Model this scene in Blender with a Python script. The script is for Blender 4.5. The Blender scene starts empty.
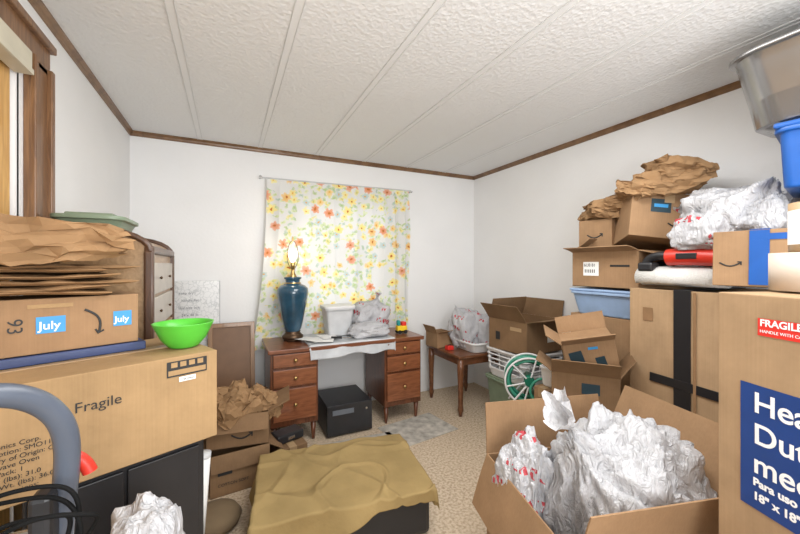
import bpy, math, random, bmesh
from mathutils import Vector, Matrix, noise, Euler
rad=math.radians
sc=bpy.context.scene
COL=bpy.context.collection

# ---------------------------------------------------------------- materials
MC={}
def newmat(name):
    m=bpy.data.materials.new(name); m.use_nodes=True
    nt=m.node_tree; b=nt.nodes['Principled BSDF']
    return m,nt,b
def N(nt,t,**k):
    n=nt.nodes.new(t)
    for a,v in k.items(): setattr(n,a,v)
    return n
def math_n(nt,op,a,b=None,c=None):
    n=nt.nodes.new('ShaderNodeMath'); n.operation=op
    for i,x in enumerate((a,b,c)):
        if x is None: continue
        if isinstance(x,(int,float)): n.inputs[i].default_value=x
        else: nt.links.new(x,n.inputs[i])
    return n.outputs[0]
def mixc(nt,fac,a,b):
    n=nt.nodes.new('ShaderNodeMix'); n.data_type='RGBA'
    if isinstance(fac,(int,float)): n.inputs[0].default_value=fac
    else: nt.links.new(fac,n.inputs[0])
    for i,x in ((6,a),(7,b)):
        if isinstance(x,tuple): n.inputs[i].default_value=(x[0],x[1],x[2],1)
        else: nt.links.new(x,n.inputs[i])
    return n.outputs[2]
def simple(name,col,rough=0.5,metal=0,var=0.08,scale=12,bump=0.0,bscale=60,stretch=None,emit=None,coat=0,transl=0,spec=None):
    if name in MC: return MC[name]
    m,nt,b=newmat(name)
    tc=N(nt,'ShaderNodeTexCoord'); mp=N(nt,'ShaderNodeMapping')
    nt.links.new(tc.outputs['Object'],mp.inputs[0])
    if stretch: mp.inputs['Scale'].default_value=stretch
    nz=N(nt,'ShaderNodeTexNoise'); nz.inputs['Scale'].default_value=scale; nz.inputs['Detail'].default_value=5
    nt.links.new(mp.outputs[0],nz.inputs['Vector'])
    lo=tuple(c*(1-var) for c in col); hi=tuple(min(1,c*(1+var)) for c in col)
    r=N(nt,'ShaderNodeValToRGB'); r.color_ramp.elements[0].position=.3; r.color_ramp.elements[1].position=.7
    r.color_ramp.elements[0].color=(*lo,1); r.color_ramp.elements[1].color=(*hi,1)
    nt.links.new(nz.outputs['Fac'],r.inputs[0]); nt.links.new(r.outputs[0],b.inputs['Base Color'])
    b.inputs['Roughness'].default_value=rough; b.inputs['Metallic'].default_value=metal
    if coat: b.inputs['Coat Weight'].default_value=coat
    if spec is not None: b.inputs['Specular IOR Level'].default_value=spec
    if bump:
        n2=N(nt,'ShaderNodeTexNoise'); n2.inputs['Scale'].default_value=bscale; n2.inputs['Detail'].default_value=4
        nt.links.new(mp.outputs[0],n2.inputs['Vector'])
        bp=N(nt,'ShaderNodeBump'); bp.inputs['Strength'].default_value=bump; bp.inputs['Distance'].default_value=.01
        nt.links.new(n2.outputs['Fac'],bp.inputs['Height']); nt.links.new(bp.outputs[0],b.inputs['Normal'])
    if emit:
        b.inputs['Emission Color'].default_value=(*emit[0],1); b.inputs['Emission Strength'].default_value=emit[1]
    if transl:
        tr=N(nt,'ShaderNodeBsdfTranslucent'); nt.links.new(r.outputs[0],tr.inputs[0])
        mx=N(nt,'ShaderNodeMixShader'); mx.inputs[0].default_value=transl
        nt.links.new(b.outputs[0],mx.inputs[1]); nt.links.new(tr.outputs[0],mx.inputs[2])
        nt.links.new(mx.outputs[0],nt.nodes['Material Output'].inputs[0])
    MC[name]=m; return m

wallM=simple('wall_paint',(.84,.84,.835),.6,var=.015,scale=3,bump=.10,bscale=40)
def ceilmat():
    m,nt,b=newmat('ceiling_stipple')
    tc=N(nt,'ShaderNodeTexCoord'); v=N(nt,'ShaderNodeTexVoronoi'); v.inputs['Scale'].default_value=46
    n2=N(nt,'ShaderNodeTexNoise'); n2.inputs['Scale'].default_value=85; n2.inputs['Detail'].default_value=6
    nt.links.new(tc.outputs['Object'],v.inputs['Vector']); nt.links.new(tc.outputs['Object'],n2.inputs['Vector'])
    h=math_n(nt,'ADD',v.outputs['Distance'],n2.outputs['Fac'])
    bp=N(nt,'ShaderNodeBump'); bp.inputs['Strength'].default_value=.30; bp.inputs['Distance'].default_value=.009
    nt.links.new(h,bp.inputs['Height']); nt.links.new(bp.outputs[0],b.inputs['Normal'])
    b.inputs['Base Color'].default_value=(.76,.76,.755,1); b.inputs['Roughness'].default_value=.7
    return m
ceilM=ceilmat()
def carpet():
    m,nt,b=newmat('carpet_beige')
    tc=N(nt,'ShaderNodeTexCoord')
    n1=N(nt,'ShaderNodeTexNoise'); n1.inputs['Scale'].default_value=2.2; n1.inputs['Detail'].default_value=4
    n2=N(nt,'ShaderNodeTexNoise'); n2.inputs['Scale'].default_value=60; n2.inputs['Detail'].default_value=3
    for n in (n1,n2): nt.links.new(tc.outputs['Object'],n.inputs['Vector'])
    r=N(nt,'ShaderNodeValToRGB'); e=r.color_ramp.elements
    e[0].position=.34; e[0].color=(.30,.21,.13,1); e[1].position=.60; e[1].color=(.66,.54,.40,1)
    nt.links.new(n2.outputs['Fac'],r.inputs[0])
    c=mixc(nt,math_n(nt,'MULTIPLY',n1.outputs['Fac'],.7),r.outputs[0],(.54,.43,.31))
    nt.links.new(c,b.inputs['Base Color']); b.inputs['Roughness'].default_value=.95
    bp=N(nt,'ShaderNodeBump'); bp.inputs['Strength'].default_value=.6; bp.inputs['Distance'].default_value=.01
    nt.links.new(n2.outputs['Fac'],bp.inputs['Height']); nt.links.new(bp.outputs[0],b.inputs['Normal'])
    return m
carpetM=carpet()
def woodmat(name,c1,c2,rough=.4,scale=3,stretch=(12,12,1),coat=.2):
    if name in MC: return MC[name]
    m,nt,b=newmat(name)
    tc=N(nt,'ShaderNodeTexCoord'); mp=N(nt,'ShaderNodeMapping'); mp.inputs['Scale'].default_value=stretch
    nt.links.new(tc.outputs['Object'],mp.inputs[0])
    n=N(nt,'ShaderNodeTexNoise'); n.inputs['Scale'].default_value=scale; n.inputs['Detail'].default_value=8; n.inputs['Distortion'].default_value=1.2
    nt.links.new(mp.outputs[0],n.inputs['Vector'])
    r=N(nt,'ShaderNodeValToRGB'); e=r.color_ramp.elements
    e[0].position=.35; e[0].color=(*c1,1); e[1].position=.68; e[1].color=(*c2,1)
    nt.links.new(n.outputs['Fac'],r.inputs[0]); nt.links.new(r.outputs[0],b.inputs['Base Color'])
    b.inputs['Roughness'].default_value=rough; b.inputs['Coat Weight'].default_value=coat
    MC[name]=m; return m
trimM=woodmat('trim_wood',(.14,.07,.03),(.23,.125,.055),stretch=(3,3,3))
casingM=woodmat('casing_wood',(.13,.06,.025),(.26,.13,.055),stretch=(14,14,1.2))
goldM=woodmat('folding_door_wood',(.46,.24,.065),(.68,.41,.14),stretch=(16,16,1))
deskM=woodmat('desk_cherry_x',(.13,.042,.018),(.24,.085,.038),stretch=(1.5,12,12),rough=.3)
deskV=woodmat('desk_cherry_z',(.09,.03,.013),(.17,.058,.025),stretch=(12,12,1.5),rough=.3)
drawM=woodmat('desk_drawer',(.17,.056,.023),(.29,.105,.045),stretch=(2,12,12),rough=.3)
tableM=woodmat('table_walnut',(.12,.045,.018),(.21,.085,.038),stretch=(3,12,6),rough=.3)
armM=woodmat('chest_dark',(.06,.028,.014),(.11,.05,.025),stretch=(12,12,2))
armL=woodmat('chest_light',(.28,.17,.085),(.42,.27,.145),stretch=(12,3,12))
def cardmat(name,col,rough=.8):
    if name in MC: return MC[name]
    m,nt,b=newmat(name)
    tc=N(nt,'ShaderNodeTexCoord')
    n=N(nt,'ShaderNodeTexNoise'); n.inputs['Scale'].default_value=4; n.inputs['Detail'].default_value=8; n.inputs['Roughness'].default_value=.65
    mp=N(nt,'ShaderNodeMapping'); mp.inputs['Scale'].default_value=(180,180,3)
    n2=N(nt,'ShaderNodeTexNoise'); n2.inputs['Scale'].default_value=1
    nt.links.new(tc.outputs['Object'],n.inputs['Vector']); nt.links.new(tc.outputs['Object'],mp.inputs[0]); nt.links.new(mp.outputs[0],n2.inputs['Vector'])
    s=math_n(nt,'ADD',math_n(nt,'MULTIPLY',n.outputs['Fac'],.80),math_n(nt,'MULTIPLY',n2.outputs['Fac'],.20))
    r=N(nt,'ShaderNodeValToRGB'); e=r.color_ramp.elements
    e[0].position=.32; e[0].color=(*(c*.76 for c in col),1); e[1].position=.68; e[1].color=(*(min(1,c*1.10) for c in col),1)
    nt.links.new(s,r.inputs[0]); nt.links.new(r.outputs[0],b.inputs['Base Color'])
    n3=N(nt,'ShaderNodeTexNoise'); n3.inputs['Scale'].default_value=9; n3.inputs['Detail'].default_value=3; nt.links.new(tc.outputs['Object'],n3.inputs['Vector'])
    bp=N(nt,'ShaderNodeBump'); bp.inputs['Strength'].default_value=.25; bp.inputs['Distance'].default_value=.02
    nt.links.new(n3.outputs['Fac'],bp.inputs['Height']); nt.links.new(bp.outputs[0],b.inputs['Normal'])
    b.inputs['Roughness'].default_value=rough; b.inputs['Specular IOR Level'].default_value=.2
    MC[name]=m; return m
cardM=cardmat('cardboard',(.34,.208,.112))
cardD=cardmat('cardboard_inner',(.26,.15,.075))
cardL=cardmat('cardboard_light',(.40,.265,.15))
cardO=cardmat('cardboard_golden',(.40,.26,.13))
cardK=cardmat('cardboard_dark',(.23,.138,.072))
kraftM=simple('kraft_paper',(.30,.18,.09),.85,var=.16,scale=6,bump=.25,bscale=12,spec=.15)
inkM=simple('ink_black',(.02,.02,.02),.6)
inkT=simple('ink_dark_teal',(.015,.04,.055),.6)
labelM=simple('label_white',(.82,.82,.80),.5,var=.02)
blueInk=simple('ink_blue',(.01,.045,.20),.5)
ltblue=simple('ink_lightblue',(.04,.29,.62),.5)
redInk=simple('ink_red',(.68,.03,.02),.5)
whiteInk=simple('ink_white',(.85,.85,.85),.5,var=.01)
tapeM=simple('tape_kraft',(.42,.285,.155),.35,var=.04)
blackTape=simple('tape_black',(.012,.012,.014),.35)
blackM=simple('plastic_black',(.015,.015,.017),.4)
grayM=simple('plastic_gray',(.13,.145,.165),.35,bump=.05)
ltgray=simple('plastic_light_gray',(.56,.57,.58),.4)
binM=simple('metal_silver_gray',(.30,.295,.29),.22,metal=.75,var=.2,scale=2.5,coat=.3)
whiteP=simple('plastic_white',(.80,.80,.80),.4,transl=.1,var=.02)
blueP=simple('plastic_blue',(.010,.085,.33),.35)
ltblueP=simple('plastic_paleblue',(.36,.50,.72),.35,transl=.2)
greenP=simple('plastic_lime',(.12,.62,.06),.3,transl=.15)
gDark=simple('plastic_green',(.01,.15,.09),.35)
gMid=simple('hose_light',(.05,.30,.20),.35)
sage=simple('plastic_sage',(.20,.25,.17),.4)
sage2=simple('plastic_seafoam',(.20,.26,.18),.4)
brassM=simple('brass',(.55,.38,.15),.3,metal=1)
bronzeM=simple('bronze',(.10,.06,.035),.4,metal=.8)
lampM=simple('ceramic_blue',(.02,.07,.115),.12,var=.35,scale=8,coat=.5)
bulbM=simple('bulb_lit',(1,.9,.7),.3,emit=((1,.95,.85),12))
silver=simple('steel',(.6,.6,.6),.25,metal=1)
tealM=simple('cloth_teal',(.02,.28,.26),.8)
yellowP=simple('plastic_yellow',(.80,.55,.03),.4)
redP=simple('plastic_red',(.55,.03,.015),.35)
towelM=simple('towel_white',(.72,.71,.68),.95,bump=.6,bscale=150,var=.06)
blanketM=simple('blanket_olive',(.29,.205,.088),.9,var=.16,scale=4,bump=.35,bscale=26,spec=.12)
paperM=simple('paper_sheet',(.80,.80,.78),.7,var=.03)
def bagmat(name,printed):
    m,nt,b=newmat(name)
    tc=N(nt,'ShaderNodeTexCoord')
    n=N(nt,'ShaderNodeTexNoise'); n.inputs['Scale'].default_value=5; n.inputs['Detail'].default_value=5
    nt.links.new(tc.outputs['Object'],n.inputs['Vector'])
    base=mixc(nt,n.outputs['Fac'],(.52,.52,.55),(.80,.80,.81))
    if printed:
        mp=N(nt,'ShaderNodeMapping'); mp.inputs['Scale'].default_value=(50,50,24); mp.inputs['Rotation'].default_value=(.2,.3,.4)
        nt.links.new(tc.outputs['Object'],mp.inputs[0])
        w=N(nt,'ShaderNodeTexVoronoi'); w.feature='F1'; w.distance='CHEBYCHEV'; w.inputs['Scale'].default_value=1
        nt.links.new(mp.outputs[0],w.inputs['Vector'])
        sx=N(nt,'ShaderNodeSeparateXYZ'); nt.links.new(tc.outputs['Object'],sx.inputs[0])
        f=math_n(nt,'SINE',math_n(nt,'MULTIPLY',math_n(nt,'ADD',sx.outputs[2],math_n(nt,'MULTIPLY',sx.outputs[0],.35)),2*math.pi/.11))
        band_=math_n(nt,'GREATER_THAN',f,.35)
        msk=math_n(nt,'MULTIPLY',math_n(nt,'LESS_THAN',w.outputs['Distance'],.38),band_)
        n3=N(nt,'ShaderNodeTexNoise'); n3.inputs['Scale'].default_value=5; nt.links.new(tc.outputs['Object'],n3.inputs['Vector'])
        msk=math_n(nt,'MULTIPLY',msk,math_n(nt,'GREATER_THAN',n3.outputs['Fac'],.49))
        base=mixc(nt,msk,base,(.66,.09,.11))
    nt.links.new(base,b.inputs['Base Color']); b.inputs['Roughness'].default_value=.22
    mp2=N(nt,'ShaderNodeMapping'); mp2.inputs['Scale'].default_value=(1,1.7,.5); mp2.inputs['Rotation'].default_value=(.4,.5,.2)
    nt.links.new(tc.outputs['Object'],mp2.inputs[0])
    n4=N(nt,'ShaderNodeTexNoise'); n4.inputs['Scale'].default_value=18; n4.inputs['Detail'].default_value=3; n4.inputs['Distortion'].default_value=2.0
    nt.links.new(mp2.outputs[0],n4.inputs['Vector'])
    rg=math_n(nt,'ABSOLUTE',math_n(nt,'SUBTRACT',n4.outputs['Fac'],.5))
    bp=N(nt,'ShaderNodeBump'); bp.inputs['Strength'].default_value=.7; bp.inputs['Distance'].default_value=.05
    nt.links.new(rg,bp.inputs['Height']); nt.links.new(bp.outputs[0],b.inputs['Normal'])
    tr=N(nt,'ShaderNodeBsdfTranslucent'); nt.links.new(base,tr.inputs[0])
    mx=N(nt,'ShaderNodeMixShader'); mx.inputs[0].default_value=.22
    nt.links.new(b.outputs[0],mx.inputs[1]); nt.links.new(tr.outputs[0],mx.inputs[2])
    nt.links.new(mx.outputs[0],nt.nodes['Material Output'].inputs[0])
    return m
bagW=bagmat('bag_white',False); bagR=bagmat('bag_printed',True)
def curtainmat():
    m,nt,b=newmat('curtain_floral')
    tc=N(nt,'ShaderNodeTexCoord'); sp=N(nt,'ShaderNodeSeparateXYZ'); nt.links.new(tc.outputs['Object'],sp.inputs[0])
    cb=N(nt,'ShaderNodeCombineXYZ'); nt.links.new(sp.outputs[0],cb.inputs[0]); nt.links.new(sp.outputs[2],cb.inputs[1])
    dn=N(nt,'ShaderNodeTexNoise'); dn.inputs['Scale'].default_value=22; dn.inputs['Detail'].default_value=3; nt.links.new(cb.outputs[0],dn.inputs['Vector'])
    dm_=N(nt,'ShaderNodeVectorMath'); dm_.operation='MULTIPLY_ADD'; dm_.inputs[1].default_value=(.045,.045,0)
    nt.links.new(dn.outputs['Color'],dm_.inputs[0]); nt.links.new(cb.outputs[0],dm_.inputs[2])
    cl=N(nt,'ShaderNodeTexNoise'); cl.inputs['Scale'].default_value=4.5; cl.inputs['Detail'].default_value=1; nt.links.new(cb.outputs[0],cl.inputs['Vector'])
    clus=math_n(nt,'GREATER_THAN',cl.outputs['Fac'],.45)
    def layer(scale,off,rad_,pet,amp,colors,prev,thr,center,usecl=True):
        mp=N(nt,'ShaderNodeMapping'); mp.inputs['Location'].default_value=off; mp.inputs['Scale'].default_value=(scale,)*3
        nt.links.new(dm_.outputs[0],mp.inputs[0])
        v=N(nt,'ShaderNodeTexVoronoi'); v.voronoi_dimensions='2D'; v.inputs['Scale'].default_value=1; v.inputs['Randomness'].default_value=.9
        nt.links.new(mp.outputs[0],v.inputs['Vector'])
        d=N(nt,'ShaderNodeVectorMath'); d.operation='SUBTRACT'
        nt.links.new(mp.outputs[0],d.inputs[0]); nt.links.new(v.outputs['Position'],d.inputs[1])
        s2=N(nt,'ShaderNodeSeparateXYZ'); nt.links.new(d.outputs[0],s2.inputs[0])
        sc_=N(nt,'ShaderNodeSeparateColor'); nt.links.new(v.outputs['Color'],sc_.inputs[0])
        at=math_n(nt,'ADD',math_n(nt,'ARCTAN2',s2.outputs[1],s2.outputs[0]),math_n(nt,'MULTIPLY',sc_.outputs[2],6.0))
        co=math_n(nt,'ABSOLUTE',math_n(nt,'SINE',math_n(nt,'MULTIPLY',at,pet/2)))
        rr=math_n(nt,'MULTIPLY_ADD',co,rad_*amp,rad_*(1-amp*.5))
        msk=math_n(nt,'LESS_THAN',v.outputs['Distance'],rr)
        msk=math_n(nt,'MULTIPLY',msk,math_n(nt,'LESS_THAN',sc_.outputs[1],thr))
        if usecl: msk=math_n(nt,'MULTIPLY',msk,clus)
        r=N(nt,'ShaderNodeValToRGB'); r.color_ramp.interpolation='CONSTANT'; e=r.color_ramp.elements
        e[0].color=(*colors[0],1); e[0].position=0; e[1].color=(*colors[1],1); e[1].position=1/len(colors)
        for i,c in enumerate(colors[2:]):
            x=e.new((i+2)/len(colors)); x.color=(*c,1)
        nt.links.new(sc_.outputs[0],r.inputs[0])
        dk=mixc(nt,math_n(nt,'MULTIPLY',math_n(nt,'DIVIDE',v.outputs['Distance'],rad_*1.3),.45),r.outputs[0],(.95,.92,.80))
        cen=math_n(nt,'LESS_THAN',v.outputs['Distance'],rad_*.28)
        fc=mixc(nt,cen,dk,center)
        return mixc(nt,msk,prev,fc)
    W_=(.80,.80,.78)
    c=layer(20,(5.1,2.2,0),.30,2,1.4,[(.42,.56,.26),(.60,.70,.34),(.72,.76,.44),(.42,.56,.50)],W_,.7,(.5,.6,.3))
    c=layer(14,(3.1,1.2,0),.28,2,1.45,[(.42,.58,.28),(.78,.70,.20),(.56,.68,.34)],c,.55,(.5,.6,.25))
    c=layer(10.5,(.3,7.2,0),.30,5,.5,[(.90,.72,.20),(.90,.80,.28),(.48,.62,.64),(.88,.60,.20)],c,.45,(.80,.45,.08),False)
    c=layer(7.2,(1.7,.4,0),.27,6,.5,[(.78,.22,.06),(.86,.50,.10),(.92,.76,.18),(.76,.26,.12),(.92,.74,.16)],c,.50,(.56,.18,.04),False)
    nt.links.new(c,b.inputs['Base Color']); b.inputs['Roughness'].default_value=.9
    tr=N(nt,'ShaderNodeBsdfTranslucent'); nt.links.new(c,tr.inputs[0])
    mx=N(nt,'ShaderNodeMixShader'); mx.inputs[0].default_value=.22
    nt.links.new(b.outputs[0],mx.inputs[1]); nt.links.new(tr.outputs[0],mx.inputs[2])
    nt.links.new(mx.outputs[0],nt.nodes['Material Output'].inputs[0])
    return m
curtM=curtainmat()
def foilmat():
    m,nt,b=newmat('foil_marbled')
    tc=N(nt,'ShaderNodeTexCoord'); v=N(nt,'ShaderNodeTexVoronoi'); v.feature='DISTANCE_TO_EDGE'; v.inputs['Scale'].default_value=24
    nz=N(nt,'ShaderNodeTexNoise'); nz.inputs['Scale'].default_value=14; nz.inputs['Detail'].default_value=6
    nt.links.new(tc.outputs['Object'],nz.inputs['Vector'])
    ad=N(nt,'ShaderNodeVectorMath'); ad.operation='MULTIPLY_ADD'; ad.inputs[1].default_value=(.12,)*3
    nt.links.new(nz.outputs['Color'],ad.inputs[0]); nt.links.new(tc.outputs['Object'],ad.inputs[2]); nt.links.new(ad.outputs[0],v.inputs['Vector'])
    r=N(nt,'ShaderNodeValToRGB'); e=r.color_ramp.elements; e[0].color=(.46,.47,.47,1); e[1].color=(.68,.68,.67,1); e[1].position=.08
    nt.links.new(v.outputs['Distance'],r.inputs[0]); nt.links.new(r.outputs[0],b.inputs['Base Color'])
    b.inputs['Metallic'].default_value=.2; b.inputs['Roughness'].default_value=.4
    return m
foilM=foilmat()

# ---------------------------------------------------------------- geometry helpers
def link(o,parent=None):
    COL.objects.link(o)
    if parent: o.parent=parent
    return o
def grp(name,loc=(0,0,0),rot=(0,0,0)):
    e=bpy.data.objects.new(name,None); e.location=loc; e.rotation_euler=[rad(r) for r in rot]; e.empty_display_size=.05
    return link(e)
def meshob(name,bm,mat,parent=None,loc=(0,0,0),rot=(0,0,0),smooth=False,bev=0,sub=0,solid=0):
    bmesh.ops.recalc_face_normals(bm,faces=bm.faces)
    me=bpy.data.meshes.new(name); bm.to_mesh(me); bm.free()
    if smooth:
        for p in me.polygons: p.use_smooth=True
    me.materials.append(mat)
    o=bpy.data.objects.new(name,me); o.location=loc; o.rotation_euler=[rad(r) for r in rot]
    if solid:
        s=o.modifiers.new('solid','SOLIDIFY'); s.thickness=solid; s.offset=0
    if bev:
        b=o.modifiers.new('bevel','BEVEL'); b.width=bev; b.segments=2; b.limit_method='ANGLE'
    if sub:
        s=o.modifiers.new('sub','SUBSURF'); s.levels=sub; s.render_levels=sub
    return link(o,parent)
def pbox(parent,name,c,s,mat,rot=(0,0,0),bev=.003):
    bm=bmesh.new(); bmesh.ops.create_cube(bm,size=1); bmesh.ops.scale(bm,vec=s,verts=bm.verts)
    return meshob(name,bm,mat,parent,c,rot,bev=min(bev,min(s)*.4))
def pcyl(parent,name,c,r,h,mat,rot=(0,0,0),r2=None,seg=32,bev=0):
    bm=bmesh.new(); bmesh.ops.create_cone(bm,cap_ends=True,segments=seg,radius1=r,radius2=r if r2 is None else r2,depth=h)
    o=meshob(name,bm,mat,parent,c,rot,smooth=False,bev=bev)
    for p in o.data.polygons:
        if len(p.vertices)==4: p.use_smooth=True
    return o
def lathe(parent,name,prof,c,mat,rot=(0,0,0),seg=40,caps=True,sharp=False):
    bm=bmesh.new(); rings=[]
    for r,z in prof:
        rings.append([bm.verts.new((r*math.cos(2*math.pi*i/seg),r*math.sin(2*math.pi*i/seg),z)) for i in range(seg)])
    for a,b in zip(rings,rings[1:]):
        for i in range(seg): bm.faces.new((a[i],a[(i+1)%seg],b[(i+1)%seg],b[i]))
    if caps:
        bm.faces.new(rings[0][::-1]); bm.faces.new(rings[-1])
    return meshob(name,bm,mat,parent,c,rot,smooth=not sharp)
def tube(parent,name,pts,r,mat,cyclic=False,loc=(0,0,0),rot=(0,0,0),poly=False,res=4):
    cu=bpy.data.curves.new(name,'CURVE'); cu.dimensions='3D'; cu.bevel_depth=r; cu.bevel_resolution=res; cu.use_fill_caps=True
    if poly:
        s=cu.splines.new('POLY'); s.points.add(len(pts)-1)
        for p,q in zip(s.points,pts): p.co=(*q,1)
    else:
        s=cu.splines.new('NURBS'); s.points.add(len(pts)-1); s.order_u=4; s.use_endpoint_u=not cyclic
        for p,q in zip(s.points,pts): p.co=(*q,1)
    s.use_cyclic_u=cyclic
    cu.materials.append(mat)
    o=bpy.data.objects.new(name,cu); o.location=loc; o.rotation_euler=[rad(a) for a in rot]
    return link(o,parent)
FR={'F':(90,0,0),'L':(90,0,-90),'T':(0,0,0),'R':(90,0,90),'B':(90,0,180)}
def facept(dims,face,x,z,e=.0012):
    w,d,h=dims
    if face=='F': return (x,-d/2-e,z)
    if face=='B': return (-x,d/2+e,z)
    if face=='L': return (-w/2-e,-x,z)
    if face=='R': return (w/2+e,x,z)
    return (x,z,h+e)
def txt(parent,s,c,size,rot,mat,name='print_text',ax='LEFT'):
    cu=bpy.data.curves.new(name,'FONT'); cu.body=s; cu.size=size; cu.align_x=ax; cu.extrude=.0002
    cu.materials.append(mat)
    o=bpy.data.objects.new(name,cu); o.location=c; o.rotation_euler=[rad(a) for a in rot]
    return link(o,parent)
def ftxt(g,dims,face,s,x,z,size,mat,roll=0,bold=0,e=.0032):
    r=Euler([rad(a) for a in FR[face]]).to_matrix()@Matrix.Rotation(rad(roll),3,'Z')
    o=txt(g,s,facept(dims,face,x,z,e),size,(0,0,0),mat); o.data.offset=bold; o.rotation_euler=r.to_euler(); return o
def decal(g,dims,face,x,z,w,h,mat,roll=0,name='print_panel',e=.0024):
    bm=bmesh.new(); vs=[bm.verts.new(p) for p in ((-w/2,-h/2,0),(w/2,-h/2,0),(w/2,h/2,0),(-w/2,h/2,0))]; bm.faces.new(vs)
    o=meshob(name,bm,mat,g,facept(dims,face,x,z,e))
    r=Euler([rad(a) for a in FR[face]]).to_matrix()@Matrix.Rotation(rad(roll),3,'Z')
    o.rotation_euler=r.to_euler(); return o
def smile(g,dims,face,x,z,w,mat,flip=1,roll=0):
    r=(Euler([rad(a) for a in FR[face]]).to_matrix()@Matrix.Rotation(rad(roll),3,'Z')).to_euler()
    pts=[(-w/2+w*i/10,-w*.22*math.sin(math.pi*i/10)*flip,0) for i in range(11)]
    o=tube(g,'print_curve',pts,w*.04,mat,loc=facept(dims,face,x,z,.003),poly=True,res=1); o.rotation_euler=r; o.scale=(1,1,.05)
    k=tube(g,'print_arrow',[(w/2-.16*w,.04*w*flip,0),(w/2+.02*w,.04*w*flip,0),(w/2,-.16*w*flip,0)],w*.035,mat,loc=facept(dims,face,x,z,.003),poly=True,res=1); k.rotation_euler=r; k.scale=(1,1,.05)
def boxmesh(w,d,h,seed=0,bulge=.006):
    bm=bmesh.new(); bmesh.ops.create_cube(bm,size=1); bmesh.ops.subdivide_edges(bm,edges=bm.edges,cuts=5,use_grid_fill=True)
    for v in bm.verts:
        x,y,z=v.co*2
        b=bulge*(1-x*x*.999)*(1-y*y*.999) if abs(z)>.99 else 0
        nn=noise.noise(Vector((x*1.3+seed,y*1.3,z*1.3)))*bulge*.6
        px=x*w/2; py=y*d/2; pz=z*h/2
        if z>.99: pz+=-b*.6
        if abs(x)>.99: px+=math.copysign(bulge*.35*(1-y*y)*(1-z*z),x)*(1+nn)
        if abs(y)>.99: py+=math.copysign(bulge*.35*(1-x*x)*(1-z*z),y)
        v.co=(px,py,pz+h/2)
    return bm
def cbox(name,loc,dims,rot=(0,0,0),mat=None,tape='x',seed=0,bulge=.004):
    mat=mat or cardM; w,d,h=dims
    g=grp(name,loc,rot)
    meshob('carton_body',boxmesh(w,d,h,seed,bulge),mat,g,bev=.003)
    if tape=='x':
        pbox(g,'tape_top',(0,0,h+.0005),(w*1.0,.05,.0025),tapeM,bev=0)
        pbox(g,'tape_end_left',(-w/2-.0018,0,h-.03),(.0015,.05,.06),tapeM,bev=0)
        pbox(g,'tape_end_right',(w/2+.0018,0,h-.03),(.0015,.05,.06),tapeM,bev=0)
    if tape=='y':
        pbox(g,'tape_top',(0,0,h+.0005),(.05,d,.0025),tapeM,bev=0)
        pbox(g,'tape_front',(0,-d/2-.0022,h-.03),(.05,.0015,.06),tapeM,bev=0)
    return g
def flap(g,name,p0,p1,dirv,L,mat,t=.005,taper=.0,curl=0):
    p0=Vector(p0);p1=Vector(p1);d=Vector(dirv).normalized()
    e=(p1-p0); nrm=e.normalized().cross(d).normalized()*t
    bm=bmesh.new(); n=5; rows=[]
    for i in range(n+1):
        s=i/n; off=d*L*s+nrm/t*curl*s*s
        a=p0+e*taper*s+off; b=p1-e*taper*s+off
        rows.append([a,b])
    fr=[[bm.verts.new(q) for q in r] for r in rows]; bk=[[bm.verts.new(q+nrm) for q in r] for r in rows]
    for i in range(n):
        bm.faces.new((fr[i][0],fr[i][1],fr[i+1][1],fr[i+1][0])); bm.faces.new((bk[i][1],bk[i][0],bk[i+1][0],bk[i+1][1]))
        bm.faces.new((fr[i][0],fr[i+1][0],bk[i+1][0],bk[i][0])); bm.faces.new((fr[i][1],bk[i][1],bk[i+1][1],fr[i+1][1]))
    bm.faces.new((fr[0][0],bk[0][0],bk[0][1],fr[0][1])); bm.faces.new((fr[n][0],fr[n][1],bk[n][1],bk[n][0]))
    return meshob(name,bm,mat,g)
def obox(name,loc,dims,rot=(0,0,0),mat=None,flaps=None,t=.006):
    """open-topped carton, flaps: dict face->(angle outward from vertical, length)"""
    mat=mat or cardM; w,d,h=dims; g=grp(name,loc,rot)
    pbox(g,'base',(0,0,t/2),(w,d,t),mat,bev=.001)
    pbox(g,'panel_front',(0,-d/2+t/2,h/2),(w,t,h),mat,bev=.001)
    pbox(g,'panel_back',(0,d/2-t/2,h/2),(w,t,h),mat,bev=.001)
    pbox(g,'panel_left',(-w/2+t/2,0,h/2),(t,d-2*t,h),mat,bev=.001)
    pbox(g,'panel_right',(w/2-t/2,0,h/2),(t,d-2*t,h),mat,bev=.001)
    for f,(a,L) in (flaps or {}).items():
        s,c=math.sin(rad(a)),math.cos(rad(a))
        if f=='F': flap(g,'flap_front',(-w/2,-d/2,h),(w/2,-d/2,h),(0,-s,c),L,mat,taper=.01,curl=.01)
        if f=='B': flap(g,'flap_back',(w/2,d/2,h),(-w/2,d/2,h),(0,s,c),L,mat,taper=.01,curl=.01)
        if f=='L': flap(g,'flap_left',(-w/2,d/2,h),(-w/2,-d/2,h),(-s,0,c),L,mat,taper=.01,curl=.01)
        if f=='R': flap(g,'flap_right',(w/2,-d/2,h),(w/2,d/2,h),(s,0,c),L,mat,taper=.01,curl=.01)
    return g
def rrect(w,d,r,n=6):
    pts=[]
    for cx,cy,a0 in ((w/2-r,d/2-r,0),(-w/2+r,d/2-r,90),(-w/2+r,-d/2+r,180),(w/2-r,-d/2+r,270)):
        for i in range(n+1):
            a=rad(a0+90*i/n); pts.append((cx+r*math.cos(a),cy+r*math.sin(a)))
    return pts
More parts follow.
